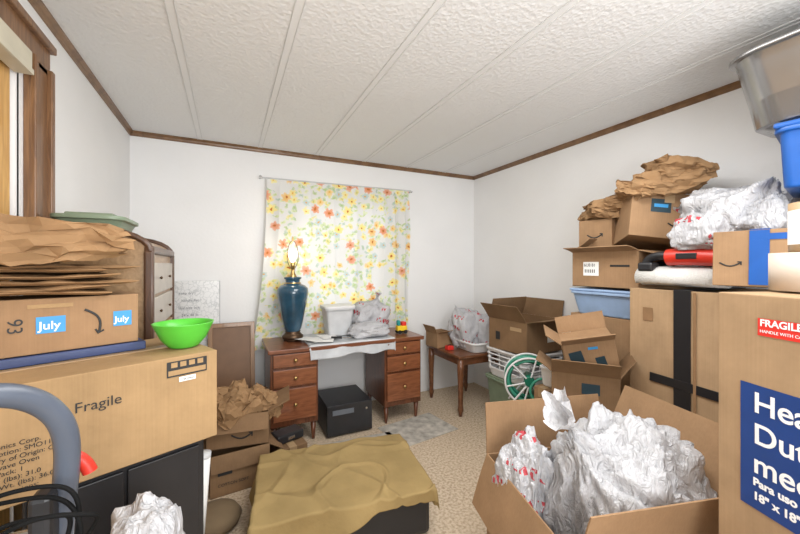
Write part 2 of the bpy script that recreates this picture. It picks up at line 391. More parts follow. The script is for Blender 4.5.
def tub(parent,name,b,t_,h,mat,r=.03,th=.004,rim=.015,loc=(0,0,0),rot=(0,0,0),closed=False,fil=.012):
    """tapered rounded-rectangle bin with rolled rim"""
    bm=bmesh.new(); loops=[]
    def L(w,d,z,rr): loops.append([bm.verts.new((x,y,z)) for x,y in rrect(w,d,max(.002,rr))])
    for k in range(4):
        a=math.pi/2*k/4; L(b[0]-2*fil*(1-math.sin(a)),b[1]-2*fil*(1-math.sin(a)),fil*(1-math.cos(a)),r)
    L(b[0],b[1],fil,r)
    k=6
    for i in range(1,k): 
        f=i/k; L(b[0]+(t_[0]-b[0])*f,b[1]+(t_[1]-b[1])*f,fil+(h-.018-fil)*f,r)
    L(t_[0],t_[1],h-.018,r); L(t_[0]+2*rim,t_[1]+2*rim,h-.016,r+rim); L(t_[0]+2*rim,t_[1]+2*rim,h,r+rim)
    if not closed:
        L(t_[0]-2*th,t_[1]-2*th,h,r); L(b[0]-2*th,b[1]-2*th,.016,r)
    for a,c in zip(loops,loops[1:]):
        m=len(a)
        for i in range(m): bm.faces.new((a[i],a[(i+1)%m],c[(i+1)%m],c[i]))
    bm.faces.new(loops[0][::-1]); bm.faces.new(loops[-1])
    return meshob(name,bm,mat,parent,loc,rot,smooth=True,bev=.002)
def ridged(p,oct=4):
    s=0;a=1;tot=0
    for i in range(oct):
        s+=a*(1-abs(noise.noise(p))*2.2); tot+=a; a*=.5; p=p*2.1+Vector((3.1,1.7,9.2))
    return s/tot
def sack(name,loc,s,mat,seed=0,k=(0,0,1),parent=None,lump=.16,fold=.10,sub=5,rot=(0,0,0),ears=True,boxy=.25,F=2.6,crease=.05):
    """soft plastic bag: lumpy body with creases radiating from the tied knot (direction k)"""
    g=parent or grp(name,loc,rot)
    k=Vector(k).normalized(); u=k.orthogonal().normalized(); w=k.cross(u)
    bm=bmesh.new(); bmesh.ops.create_icosphere(bm,subdivisions=sub,radius=1)
    sd=Vector((seed*5.13,seed*2.7,seed*1.9))
    for v in bm.verts:
        p=v.co.normalized(); m=max(abs(p.x),abs(p.y),abs(p.z)); q=p.lerp(p/m,boxy)
        c=max(-1,min(1,p.dot(k))); th=math.acos(c); ph=math.atan2(p.dot(w),p.dot(u))
        prox=math.exp(-th*1.3)
        fv=Vector((math.cos(ph)*F,math.sin(ph)*F,th*.6))+sd
        f=noise.noise(fv)*.9+.5*noise.noise(fv*2.2)
        d=lump*noise.noise(p*1.5+sd)*1.3+lump*.6*noise.noise(p*3.1+sd)
        d+=f*(.05+fold*prox*2)+(ridged(p*2.1+sd,2)-.5)*.055
        # long sharp pulled creases running from the knot
        fw=Vector((math.cos(ph)*F*1.6+.6*noise.noise(p*3),math.sin(ph)*F*1.6,th*.9))+sd*1.7
        d+=-crease*max(0,1-abs(noise.noise(fw))*7)+crease*.7*max(0,1-abs(noise.noise(p*3.3+sd*2))*8)
        if th<.5: d+=.25*(1-th/.5)**2
        q=q*(1+d)
        if th<.7:
            t=(1-th/.7); ax=k*q.dot(k); q=ax+(q-ax)*(1-.35*t)
        v.co=(q.x*s[0],q.y*s[1],q.z*s[2])
    zm=min(v.co.z for v in bm.verts); fl=zm*.80
    for v in bm.verts: v.co.z=max(v.co.z,fl)-fl
    tip=None; best=-9
    for v in bm.verts:
        dd=Vector((v.co.x/s[0],v.co.y/s[1],(v.co.z+fl)/s[2])).dot(k)
        if dd>best: best=dd; tip=v.co.copy()
    meshob('bag_body',bm,mat,g,smooth=True)
    if ears:
        R=min(s)*.26; bm=bmesh.new(); rings=[]; seg=40
        for j in range(9):
            t=j/8; ring=[]
            for i in range(seg):
                a=2*math.pi*i/seg; r=R*(.30+.9*t**1.2)*(1+.45*noise.noise(Vector((math.cos(a)*3,math.sin(a)*3,seed+t))))*(.35+.65*abs(math.cos(a)))
                hh=R*(-.35+1.5*t+.5*t*noise.noise(Vector((math.cos(a)*2.5,math.sin(a)*2.5,seed+7))))
                ring.append(bm.verts.new(tip+u*(r*math.cos(a))+w*(r*math.sin(a))+k*hh))
            rings.append(ring)
        for a,b in zip(rings,rings[1:]):
            for i in range(seg): bm.faces.new((a[i],a[(i+1)%seg],b[(i+1)%seg],b[i]))
        meshob('tied_ears',bm,mat,g,smooth=True)
    return g
def crumple(name,loc,s,mat,seed=0,rot=(0,0,0),parent=None,amp=.22,freq=2.0,sub=4,boxy=.5,sm=False):
    bm=bmesh.new(); bmesh.ops.create_icosphere(bm,subdivisions=sub,radius=1)
    sd=Vector((seed*5.7,seed*2.3,seed*1.1))
    for v in bm.verts:
        p=v.co.normalized(); m=max(abs(p.x),abs(p.y),abs(p.z)); q=p.lerp(p/m,boxy)
        dists,pts=noise.voronoi(p*freq+sd); kk=min(1,(dists[1]-dists[0])*1.6)
        d=amp*.7*(kk-.5)+amp*1.1*noise.noise(p*1.6+sd)+amp*.4*noise.noise(p*4.3+sd)
        q=q*(1+d); v.co=(q.x*s[0],q.y*s[1],q.z*s[2])
    zm=min(v.co.z for v in bm.verts); fl=zm*.75
    for v in bm.verts: v.co.z=max(v.co.z,fl)-fl
    return meshob(name,bm,mat,parent,loc,rot,smooth=sm)
def paperbag(g,name,c,dims,rot,seed,amp=.10,pinch=.3,mat=None,cuts=9):
    """used kraft grocery bag: boxy, squashed, planar creases, one end pinched and torn-looking"""
    w,d,h=dims; bm=bmesh.new(); bmesh.ops.create_cube(bm,size=1); bmesh.ops.subdivide_edges(bm,edges=bm.edges,cuts=cuts,use_grid_fill=True)
    rnd=random.Random(seed)
    for v in bm.verts:
        x,y,z=v.co*2; t=(x+1)/2
        zz=z*(1-pinch*t*t); yy=y*(1+.12*t)
        p=Vector((x*1.6+seed*3.3,y*1.6,z*1.6)); n1=noise.noise_vector(p)*amp*1.6; n2=noise.noise_vector(p*2.7)*amp*.9; n3=noise.noise_vector(p*5.5)*amp*.4
        cr=abs(noise.noise(Vector((x*2.2+seed,y*2.2,z*1.1))))*amp*1.4
        v.co=((x+n1.x+n2.x+n3.x)*w/2,(yy+n1.y+n2.y+n3.y)*d/2,(zz*(1-cr)+n1.z*1.4+n2.z*1.2+n3.z)*h/2)
        v.co+=Vector((rnd.uniform(-1,1),rnd.uniform(-1,1),rnd.uniform(-1,1)))*amp*.025
    bmesh.ops.triangulate(bm,faces=bm.faces[:])
    zm=min(v.co.z for v in bm.verts)
    for v in bm.verts: v.co.z-=zm*.85
    return meshob(name,bm,mat or kraftM,g,c,rot)
def paperslab(g,name,w,d,t,z,seed,mat,c=(0,0),rot=0,amp=.02,tilt=(0,0)):
    bm=bmesh.new(); n=34; top=[];bot=[]
    for j in range(n+1):
        tr=[];br=[]
        for i in range(n+1):
            u=i/n*2-1; v=j/n*2-1
            ex=1+.06*noise.noise(Vector((v*2,seed,1))); ey=1+.06*noise.noise(Vector((u*2,seed,5)))
            x=u*w/2*ex; y=v*d/2*ey
            edge=min(1,(1-max(abs(u),abs(v)))*6)
            p=Vector((x*9+seed*3,y*9,seed)); dd,_=noise.voronoi(p*.8); cr=min(1,(dd[1]-dd[0])*2)
            base=amp*noise.noise(Vector((x*4,y*4,seed)))*1.2
            zt=z+base+t*.5*edge*(.5+.8*cr)+amp*.5*noise.noise(p*1.5)
            zb=z+base-t*.5*edge
            tr.append(bm.verts.new((x,y,zt+.001))); br.append(bm.verts.new((x,y,zb)))
        top.append(tr);bot.append(br)
    for j in range(n):
        for i in range(n):
            bm.faces.new((top[j][i],top[j][i+1],top[j+1][i+1],top[j+1][i])); bm.faces.new((bot[j][i],bot[j+1][i],bot[j+1][i+1],bot[j][i+1]))
    for i in range(n):
        bm.faces.new((top[0][i],bot[0][i],bot[0][i+1],top[0][i+1])); bm.faces.new((top[n][i],top[n][i+1],bot[n][i+1],bot[n][i]))
        bm.faces.new((top[i][0],top[i+1][0],bot[i+1][0],bot[i][0])); bm.faces.new((top[i][n],bot[i][n],bot[i+1][n],top[i+1][n]))
    return meshob(name,bm,mat,g,(c[0],c[1],0),(tilt[0],tilt[1],rot),smooth=False)
def drape(name,loc,w,d,h,over,mat,seed=0,rot=(0,0,0),parent=None,n=90,wave=.02,lift=.003,thick=.004,topamp=.004,fold=0,fl=None):
    l,r,f,b=over; bm=bmesh.new(); V=[]
    for j in range(n+1):
        row=[]
        for i in range(n+1):
            s_=i/n
            ff=f if fl is None else fl[0]+(fl[1]-fl[0])*min(1,s_*1.6)
            fy=-ff*(1+.4*noise.noise(Vector((s_*3,seed,0)))); 
            y=-d/2+fy+(d-fy+b)*j/n
            x=-w/2-l+(w+l+r)*i/n
            cx=max(-w/2,min(w/2,x)); cy=max(-d/2,min(d/2,y)); ox,oy=x-cx,y-cy
            dist=math.hypot(ox,oy); 
            wv=noise.noise(Vector((cx*5+seed,cy*5,ox*2+oy*2)))*wave*min(1,dist*8)
            if dist>0:
                ux,uy=ox/dist,oy/dist; out=min(dist,.012)+.12*dist+wv+abs(ox*oy)**.5*.35
                px=cx+ux*out; py=cy+uy*out; pz=h-max(0,dist-.008)*.97
            else: px,py,pz=x,y,h
            pz+=lift+topamp*(1+noise.noise(Vector((x*7,y*7,seed))))
            if fold:
                fa=max(0,1-dist*5)
                r1=max(0,1-abs(noise.noise(Vector((x*2.4+y*1.2+seed,y*1.3-x*.5,0))))*9)
                r2=max(0,1-abs(noise.noise(Vector((x*1.1-y*3.0+seed*2,y*1.2+x*2.0,4))))*10)
                pz+=fold*(r1**1.5*.6+r2**1.5*.5)*fa
            row.append(bm.verts.new((px,py,max(.004,pz))))
        V.append(row)
    for j in range(n):
        for i in range(n): bm.faces.new((V[j][i],V[j][i+1],V[j+1][i+1],V[j+1][i]))
    return meshob(name,bm,mat,parent,loc,rot,smooth=True,solid=thick)

# ---------------------------------------------------------------- room
H=2.45; XL,XR,YB,YF=-.69,2.64,3.42,-1.3
def slab(name,c,s,mat): return pbox(None,name,c,s,mat,bev=0)
slab('floor',((XL+XR)/2,(YB+YF)/2,-.05),(XR-XL+1.6,YB-YF+.2,.1),carpetM)
slab('ceiling',((XL+XR)/2,(YB+YF)/2,H+.05),(XR-XL+.2,YB-YF+.2,.1),ceilM)
slab('wall_right',(XR+.05,(YB+YF)/2,H/2),(.1,YB-YF,H),wallM)
def wall_with_hole(name,axis,a0,a1,pos,th,h0,h1,z0,z1,mat):
    bm=bmesh.new()
    for (p,q,r,s) in ((a0,h0,0,H),(h1,a1,0,H),(h0,h1,0,z0),(h0,h1,z1,H)):
        if q-p<1e-4 or s-r<1e-4: continue
        x=bmesh.ops.create_cube(bm,size=1)['verts']
        for v in x:
            al=p if v.co.x<0 else q; zz=r if v.co.z<0 else s; t=pos if v.co.y<0 else pos+th
            v.co=(al,t,zz) if axis=='x' else (t,al,zz)
    return meshob(name,bm,mat)
WX0,WX1,WZ0,WZ1=.55,1.5,.95,2.0
wall_with_hole('wall_back','x',XL-.1,XR+.1,YB,.1,WX0,WX1,WZ0,WZ1,wallM)
wall_with_hole('wall_left','y',YF,YB,XL-.1,.1,.55,1.76,0,2.18,wallM)
slab('wall_closet',(XL-.65,1.15,1.22),(.06,1.6,H),wallM)
g=grp('door_1',(XL-.018,0,0))
for i in range(11):
    y=.61+i*.108
    pbox(g,'door_board_%d'%i,(0,y,1.08),(.014,.104,2.13),goldM,rot=(0,0,5 if i%2 else -5),bev=.003)
g=grp('trim_closet')
def tb(c,s,m=casingM): pbox(g,'casing_board',c,s,m,bev=.004)
tb((XL+.012,1.885,1.10),(.024,.15,2.20)); tb((XL+.03,1.955,1.10),(.02,.03,2.20)); tb((XL+.028,1.82,1.10),(.02,.025,2.20))
tb((XL+.012,1.16,2.24),(.024,1.62,.13)); tb((XL+.03,1.16,2.295),(.024,1.64,.03))
tb((XL-.05,1.775,1.09),(.1,.02,2.18))
g=grp('closet_door_track',(XL,1.14,2.13)); crm=simple('track_cream',(.55,.51,.40),.5)
pbox(g,'track_channel',(.028,0,0),(.05,1.2,.085),crm)
pbox(g,'track_lip',(.055,0,-.032),(.006,1.2,.02),crm)
def prism(name,p0,p1,prof,mat):
    p0=Vector(p0);p1=Vector(p1);e=(p1-p0).normalized(); side=Vector((-e.y,e.x,0)); bm=bmesh.new()
    A=[bm.verts.new(p0+side*a+Vector((0,0,b))) for a,b in prof]; B=[bm.verts.new(p1+side*a+Vector((0,0,b))) for a,b in prof]
    n=len(prof)
    for i in range(n): bm.faces.new((A[i],A[(i+1)%n],B[(i+1)%n],B[i]))
    bm.faces.new(A[::-1]); bm.faces.new(B)
    return meshob(name,bm,mat)
pr=[(0,0),(.026,0),(.026,-.008),(.016,-.018),(.012,-.030),(.007,-.037),(0,-.037)]
prism('trim_1',(XL,YB,H),(XL,YF,H),pr,trimM)
prism('trim_2',(XR,YB,H),(XL,YB,H),pr,trimM)
prism('trim_3',(XR,YF,H),(XR,YB,H),pr,trimM)
ceilB=simple('batten_white',(.76,.76,.755),.6,var=.01); ceilR=simple('batten_ridge_gray',(.64,.64,.63),.6,var=.02)  # ridge gray is darker than the strip: batten shadow lines put into the colour
for i,x in enumerate((-.21,.26,.76,1.24,1.72,2.2)):
    g=grp('ceiling_batten' if i==0 else 'ceiling_batten.%03d'%i,(x,(YB+YF)/2,H))
    pbox(g,'batten_strip',(0,0,-.001),(.034,YB-YF-.04,.002),ceilB,bev=.0005)
    for s in (-1,1): pbox(g,'batten_ridge',(s*.017,0,-.003),(.004,YB-YF-.04,.004),ceilR,bev=.001)
g=grp('window_1',((WX0+WX1)/2,YB+.04,(WZ0+WZ1)/2)); w,h=WX1-WX0,WZ1-WZ0
fr=simple('window_frame_white',(.75,.75,.74),.4,var=.01)
for s in (-1,1):
    pbox(g,'frame_side',(s*(w/2-.02),0,0),(.04,.06,h),fr); pbox(g,'frame_rail',(0,0,s*(h/2-.02)),(w-.08,.06,.04),fr)
pbox(g,'meeting_rail',(0,0,0),(w-.08,.05,.035),fr)
def curtain():
    bm=bmesh.new(); nx,nz=220,60; V=[]; x0,x1=.31,1.73
    for j in range(nz+1):
        t=j/nz; z=2.165-t*1.46; row=[]
        for i in range(nx+1):
            s=i/nx
            x=x0+(x1-x0)*s; 
            x-=(1-s)**3*.12*t**2; x+=.02*math.sin(t*6)*s**4
            ph=s*58+3.2*math.sin(s*7)+.9*t*math.sin(s*11)
            pl_=1-abs(math.sin(ph*.5))**.7*1.0
            fold=.052*(pl_-.4)*(.5+.5*t)*(.6+.6*noise.noise(Vector((s*6,1,5))))+.030*noise.noise(Vector((s*8,t*2.5,2)))
            if t<.04: fold*=.5
            y=-.050+max(-.07,min(.03,-fold))-.03*t
            zz=z+.02*(s)*(1-t)
            zz-= (.05*(1-s))*t
            row.append(bm.verts.new((x,y,zz)))
        V.append(row)
    for j in range(nz):
        for i in range(nx): bm.faces.new((V[j][i],V[j][i+1],V[j+1][i+1],V[j+1][i]))
    return bm
g=grp('floral_curtain',(0,YB-.02,0))
meshob('curtain_cloth',curtain(),curtM,g,smooth=True)
tube(g,'curtain_rod',[(.26,-.045,2.175),(1.76,-.045,2.19)],.006,ltgray,poly=True)
for x in (.26,1.76):
    tube(g,'rod_bracket',[(x,-.045,2.18),(x,.018,2.18)],.007,ltgray,poly=True)
    lathe(g,'rod_finial',[(.0,-.012),(.010,-.008),(.014,0),(.010,.008),(0,.012)],(x,-.05,2.18),silver,seg=16,caps=False)

# ---------------------------------------------------------------- desk
dk=grp('wooden_desk',(.94,3.08,0)); W,Dp,Hd=1.34,.50,.755
pbox(dk,'top_slab',(0,0,Hd-.016),(W,Dp+.04,.032),deskM,bev=.006)
pbox(dk,'kneehole_rail',(0,-.2,Hd-.055),(.60,.02,.045),deskM)
for s,nm in ((-1,'left'),(1,'right')):
    cx=s*.47
    pbox(dk,'pedestal_%s'%nm,(cx,0,.44),(.36,Dp-.02,.57),deskV,bev=.004)
    zs=[(.665,.10),(.53,.13),(.325,.24)]
    for i,(z,hh) in enumerate(zs):
        pbox(dk,'drawer_%s_%d'%(nm,i),(cx,-Dp/2-.002,z),(.325,.02,hh),drawM,bev=.004)
        lathe(dk,'knob_%s_%d'%(nm,i),[(.004,0),(.006,.012),(.014,.018),(.013,.026),(.004,.029)],(cx,-Dp/2-.010,z),brassM,rot=(90,0,0),seg=18)
    for ax in (-1,1):
        for ay in (-1,1):
            lathe(dk,'leg',[(.011,0),(.013,.02),(.024,.16)],(cx+ax*.15,ay*.2,0),deskV,seg=16)
drape('plastic_dust_sheet',(.95,3.06,0),.72,.46,.757,(.02,.02,.12,.0),simple('sheet_plastic',(.74,.76,.78),.18,transl=.35,bump=.5,bscale=22),seed=3,n=70,wave=.03,topamp=.004,thick=.0015)
lp=grp('table_lamp',(.50,3.13,.757))
pcyl(lp,'base_plinth',(0,0,.012),.075,.024,bronzeM,seg=8,bev=.004)
lathe(lp,'base_foot',[(.085,.0),(.088,.02),(.07,.035),(.06,.05),(.065,.06)],(0,0,.02),bronzeM)
lathe(lp,'vase_body',[(.055,0),(.072,.03),(.088,.10),(.104,.19),(.122,.28),(.130,.33),(.126,.37),(.100,.395),(.078,.402),(.068,.41),(.058,.425),(.064,.445),(.074,.455),(.070,.465),(.0,.467)],(0,0,.075),lampM,caps=False,seg=48)
lathe(lp,'gold_band',[(.0665,.0),(.0685,.006),(.0665,.012)],(0,0,.483),brassM,caps=False)
lathe(lp,'neck_collar',[(.030,0),(.036,.01),(.022,.03),(.016,.05),(.016,.08)],(0,0,.535),brassM)
pcyl(lp,'socket',(0,0,.64),.019,.06,brassM)
lathe(lp,'bulb',[(.014,0),(.018,.02),(.030,.045),(.036,.075),(.032,.10),(.018,.115),(.0,.12)],(0,0,.665),bulbM,caps=False,seg=24)
tube(lp,'harp',[(-.02,0,.62),(-.045,0,.66),(-.05,0,.74),(-.03,0,.83),(0,0,.86),(.03,0,.83),(.05,0,.74),(.045,0,.66),(.02,0,.62)],.0028,bronzeM)
lathe(lp,'finial',[(.004,0),(.01,.01),(.006,.02),(.009,.03),(0,.04)],(0,0,.85),brassM,caps=False,seg=16)
b=grp('storage_bin',(.90,3.16,.768)); tub(b,'bin_body',(.20,.18),(.25,.22),.25,ltgray,r=.03); tub(b,'bin_rim',(.255,.225),(.255,.225),.03,whiteP,r=.03,loc=(0,0,.235),closed=True)
sack('plastic_shopping_bag',(1.22,3.15,.772),(.18,.13,.15),bagR,seed=4,k=(.3,-.2,1))
sack('plastic_shopping_bag.001',(1.12,2.96,.772),(.18,.10,.06),bagW,seed=9,k=(1,-.4,.4),ears=False)
g=grp('loose_papers',(.68,2.98,.772))
for i,(x,y,r) in enumerate(((0,0,12),(.05,-.04,-20),(-.06,.03,38),(.10,.05,5))): pbox(g,'paper_%d'%i,(x,y,.004+.002*i),(.15,.20,.001),paperM,rot=(0,1.0*i,r),bev=0)
tr=grp('toy_truck',(1.47,3.0,.757)); pbox(tr,'truck_body',(0,0,.05),(.10,.06,.05),yellowP,bev=.01); pbox(tr,'truck_cab',(.02,0,.09),(.045,.055,.04),redInk,bev=.008); pbox(tr,'truck_flag',(-.03,0,.10),(.03,.04,.05),tealM,bev=.008)
for x in (-.03,.03):
    for y in (-.03,.03): pcyl(tr,'wheel',(x,y,.018),.018,.014,blackM,rot=(90,0,0),seg=20)
g=grp('hand_tool',(.84,2.92,.776),(0,0,-30)); tube(g,'tool_handle',[(-.06,0,.012),(.03,0,.012)],.010,blackM,poly=True); tube(g,'tool_shaft',[(.03,0,.012),(.11,0,.012)],.005,silver,poly=True)
bx=grp('computer_tower_case',(.91,3.03,0))
pbox(bx,'case_body',(0,0,.135),(.39,.42,.25),blackM,bev=.008); pbox(bx,'front_bezel',(0,-.214,.135),(.385,.012,.245),simple('bezel',(.025,.025,.027),.25),bev=.004)
pbox(bx,'drive_slot',(-.06,-.222,.20),(.18,.006,.04),grayM); pcyl(bx,'power_button',(.14,-.222,.20),.009,.006,silver,rot=(90,0,0)); 
for x in (-.15,.15):
    for y in (-.16,.16): pcyl(bx,'foot',(x,y,.006),.015,.012,blackM)
matM=simple('mat_pattern',(.44,.41,.36),.6,var=.40,scale=14)
for i,(x,y,w,d,r) in enumerate(((.76,2.58,.90,.32,-4),(1.46,2.66,.56,.40,8))):
    g=grp('vinyl_floor_tile' if i==0 else 'vinyl_floor_tile.001',(x,y,.0),(0,0,r)); pbox(g,'tile_sheet',(0,0,.003),(w,d,.006),matM,bev=.001)
crumple('discarded_cloth',(.70,2.56,.007),(.07,.04,.03),tealM,seed=3,sub=4)
g=grp('paper_scraps',(.80,2.56,.007)); random.seed(7)
for i in range(12):
    pbox(g,'scrap_%d'%i,(random.uniform(-.16,.22),random.uniform(-.08,.12),.003+.001*i),(random.uniform(.03,.07),random.uniform(.02,.05),.001),[paperM,redInk,tealM,paperM,yellowP][i%5],rot=(random.uniform(0,8),random.uniform(0,8),random.uniform(0,180)),bev=0)

# ---------------------------------------------------------------- side table
st=grp('wooden_side_table',(2.16,2.97,0)); 
pbox(st,'table_top',(0,0,.548),(.52,.60,.026),tableM,bev=.006)
pbox(st,'apron_front',(0,-.255,.50),(.44,.018,.07),tableM); pbox(st,'apron_back',(0,.255,.50),(.44,.018,.07),tableM)
for s in (-1,1):
    pbox(st,'apron_side',(s*.215,0,.50),(.018,.5,.07),tableM)
    for t in (-1,1):
        lathe(st,'leg',[(.016,0),(.018,.03),(.028,.06),(.022,.10),(.026,.30),(.032,.42),(.032,.535)],(s*.222,t*.262,0),tableM,seg=12)
obox('cardboard_tray_box',(1.98,3.14,.563),(.20,.20,.15),(0,0,5),flaps={'F':(60,.08),'L':(20,.08)})
tb_=grp('tool_box',(1.97,2.94,.563)); pbox(tb_,'red_case',(0,0,.02),(.07,.06,.04),redInk,bev=.006); tube(tb_,'handle',[(-.02,0,.04),(-.02,0,.055),(.02,0,.055),(.02,0,.04)],.003,blackM)
wt=grp('plastic_wash_basin',(2.23,2.86,.563)); tub(wt,'basin_body',(.28,.32),(.34,.38),.10,whiteP,r=.05)
sack('plastic_shopping_bag.002',(2.19,2.94,.585),(.17,.16,.20),bagR,seed=12,k=(-.5,.3,1),ears=False)
sack('plastic_shopping_bag.003',(2.33,2.80,.585),(.12,.13,.17),bagR,seed=15,k=(.3,-.3,1),ears=False)

# ---------------------------------------------------------------- mid right stack
g=grp('storage_tote',(2.37,2.36,0)); tub(g,'tote_body',(.40,.44),(.46,.48),.39,sage2,r=.04); pbox(g,'tote_lid',(0,0,.396),(.47,.49,.02),sage,bev=.008)
lb=grp('laundry_basket',(2.36,2.35,.408))
tub(lb,'basket_lower',(.42,.42),(.44,.45),.08,whiteP,r=.05,rim=.003)
for z,s in ((.12,.445),(.16,.452),(.20,.46)):
    tube(lb,'basket_ring',[(x,y,z) for x,y in rrect(s,s+.02,.05)],.006,whiteP,cyclic=True,poly=True)
tub(lb,'basket_rim',(.455,.475),(.462,.482),.04,whiteP,r=.05,loc=(0,0,.215),rim=.012)
pp=rrect(.45,.47,.05,4)
for i in range(60):
    k=i/60*len(pp); a=pp[int(k)%len(pp)]; c=pp[(int(k)+1)%len(pp)]; f=k-int(k); x=a[0]+(c[0]-a[0])*f; y=a[1]+(c[1]-a[1])*f
    tube(lb,'basket_slat',[(x*.97,y*.97,.06),(x,y,.22)],.005,whiteP,poly=True,res=1)
crumple('folded_laundry',(0,0,.03),(.18,.18,.10),simple('cloth_pale',(.6,.6,.62),.9),seed=6,sub=4,sm=True,parent=lb)
dm=(.44,.42,.27)
g=obox('open_cardboard_box',(2.36,2.34,.665),dm,(0,0,4),flaps={'F':(75,.17),'L':(35,.17),'B':(-20,.17),'R':(10,.16)},mat=cardK)
decal(g,dm,'F',.08,.12,.10,.07,labelM); decal(g,dm,'L',-.1,.12,.05,.07,inkM); decal(g,dm,'L',.1,.20,.12,.03,tapeM)
cbox('moving_carton',(2.02,1.92,0),(.40,.30,.36),tape='x')
gh=grp('garden_hose_reel',(2.00,1.94,.362),(0,0,-40))
for k in range(9):
    R0=.150+.016*math.sin(k*1.7); y0=-.05+.013*k
    pts=[(R0*math.cos(a),y0+.008*math.sin(3*a+k*2),.194+R0*math.sin(a)+.005*math.sin(2*a+k)) for a in [2*math.pi*i/36 for i in range(36)]]
    tube(gh,'hose_loop_%d'%k,pts,.009,gDark if k%2 else gMid,cyclic=True)
tube(gh,'hose_end',[(.15,-.05,.2),(.08,-.09,.25),(0,-.09,.2),(-.02,-.10,.1),(.1,-.10,.02)],.009,gMid)
for y in (-.068,.075):
    for a in (0,60,120):
        c_,s_=math.cos(rad(a+15)),math.sin(rad(a+15)); tube(gh,'reel_spoke',[(-.165*c_,y,.194-.165*s_),(.165*c_,y,.194+.165*s_)],.006,whiteP,poly=True)
    tube(gh,'reel_rim',[(.172*math.cos(a),y,.194+.172*math.sin(a)) for a in [2*math.pi*i/30 for i in range(30)]],.007,whiteP,cyclic=True)
pcyl(gh,'reel_hub',(0,.003,.194),.035,.16,gDark,rot=(90,0,0))
for x in (-1,1): tube(gh,'reel_stand',[(x*.14,-.068,.012),(0,-.068,.194)],.007,whiteP,poly=True); tube(gh,'reel_stand_rear',[(x*.14,.075,.012),(0,.075,.194)],.007,whiteP,poly=True)
cbox('moving_carton.006',(1.92,1.67,0),(.18,.12,.60),tape='x')
g=grp('white_storage_tub',(1.93,1.67,.602)); tub(g,'tub_body',(.10,.09),(.12,.10),.13,whiteP,r=.02,rim=.008)

# ---------------------------------------------------------------- right wall stack
cbox('moving_carton.001',(2.39,1.50,0),(.44,.44,1.068),tape='x')
g=grp('storage_tote.001',(2.37,1.48,1.07)); tub(g,'tote_body',(.40,.38),(.46,.42),.155,ltblueP,r=.03); pbox(g,'tote_lid',(0,0,.165),(.48,.44,.016),ltblueP,bev=.006)
cbox('moving_carton.002',(1.88,1.40,0),(.36,.24,.55),(0,0,-52),tape='x',mat=cardK)
dm=(.34,.24,.24)
g=obox('open_cardboard_box.001',(1.88,1.40,.552),dm,(0,0,-52),flaps={'F':(35,.11),'L':(50,.10),'R':(30,.12)},mat=cardK)
decal(g,dm,'F',.03,.16,.09,.06,inkT); smile(g,dm,'F',-.08,.10,.08,inkM)
dm=(.27,.19,.19)
g=cbox('shipping_box',(1.94,1.40,.80),dm,(10,-12,-46),tape=None)
decal(g,dm,'F',-.07,.09,.07,.10,inkT,roll=8); decal(g,dm,'F',.05,.06,.05,.07,inkT,roll=8); decal(g,dm,'F',.02,.15,.05,.015,ltblue,e=.003)
flap(g,'flap_front',(-.135,-.095,.19),(.135,-.095,.19),(0,-.6,.5),.08,cardM); flap(g,'flap_left',(-.135,.095,.19),(-.135,-.095,.19),(-.7,0,.7),.10,cardM); flap(g,'flap_back',(.135,.095,.19),(-.135,.095,.19),(0,.2,.9),.10,cardM)
dm=(.42,.44,.235)
g=obox('open_cardboard_box.002',(2.36,1.47,1.255),dm,flaps={'L':(70,.10),'F':(100,.12),'B':(-60,.15),'R':(-70,.1)})
decal(g,dm,'L',-.08,.12,.11,.09,labelM); ftxt(g,dm,'L','6U8 81',-.13,.135,.028,inkM)
for i in range(6): decal(g,dm,'L',-.12+.013*i,.105,.006,.022,inkM,e=.003)
decal(g,dm,'L',.11,.14,.12,.012,inkM); decal(g,dm,'F',.02,.13,.10,.07,inkT)
dm=(.26,.22,.20)
g=cbox('shipping_box.001',(2.36,1.60,1.505),dm,(0,0,8),tape='y'); smile(g,dm,'L',0,.10,.10,inkM); decal(g,dm,'F',-.05,.14,.06,.05,inkT); decal(g,dm,'F',.03,.07,.04,.04,inkT)
dm=(.38,.30,.27)
g=cbox('shipping_box.002',(2.33,1.26,1.525),dm,(-10,8,-42),tape='y'); decal(g,dm,'F',-.04,.19,.10,.08,inkT); decal(g,dm,'F',-.04,.19,.07,.02,ltblue,e=.003); smile(g,dm,'F',.05,.09,.10,inkM)
g=grp('crumpled_paper_bag',(2.32,1.22,1.80),(0,0,-48))
paperbag(g,'bag_body',(.02,0,0),(.32,.26,.15),(0,-6,0),3,amp=.15); paperbag(g,'second_bag',(.06,-.02,.09),(.26,.22,.11),(6,10,15),8,amp=.16); paperbag(g,'loose_bag',(-.15,-.01,.0),(.18,.22,.08),(-4,18,-12),12,amp=.16)
g=grp('crumpled_paper_bag.001',(2.34,1.57,1.70)); paperbag(g,'bag_body',(0,0,0),(.26,.26,.12),(0,4,-35),21,amp=.18); paperbag(g,'second_bag',(.02,-.12,.07),(.24,.20,.09),(0,-8,-55),24,amp=.18)
cbox('moving_carton.003',(2.34,1.01,0),(.56,.46,.633),tape='x')
dm=(.56,.46,.635)
g=cbox('taped_cardboard_box',(2.33,1.01,.635),dm,mat=cardL,tape=None,bulge=.016)
pbox(g,'strap_vertical',(-.286,-.03,.32),(.004,.075,.64),blackTape,bev=.001)
pbox(g,'strap_over_top',(0,-.03,.637),(.57,.075,.004),blackTape,bev=.001)
pbox(g,'strap_horizontal',(-.288,-.05,.16),(.004,.34,.045),blackTape,rot=(3,0,0),bev=.001)
pbox(g,'strap_front',(0,-.238,.16),(.5,.004,.045),blackTape,bev=.001)
pbox(g,'panel_seam',(-.290,-.085,.32),(.004,.012,.62),cardD,bev=.001)
decal(g,dm,'L',-.13,.50,.05,.07,cardD,e=.007); 
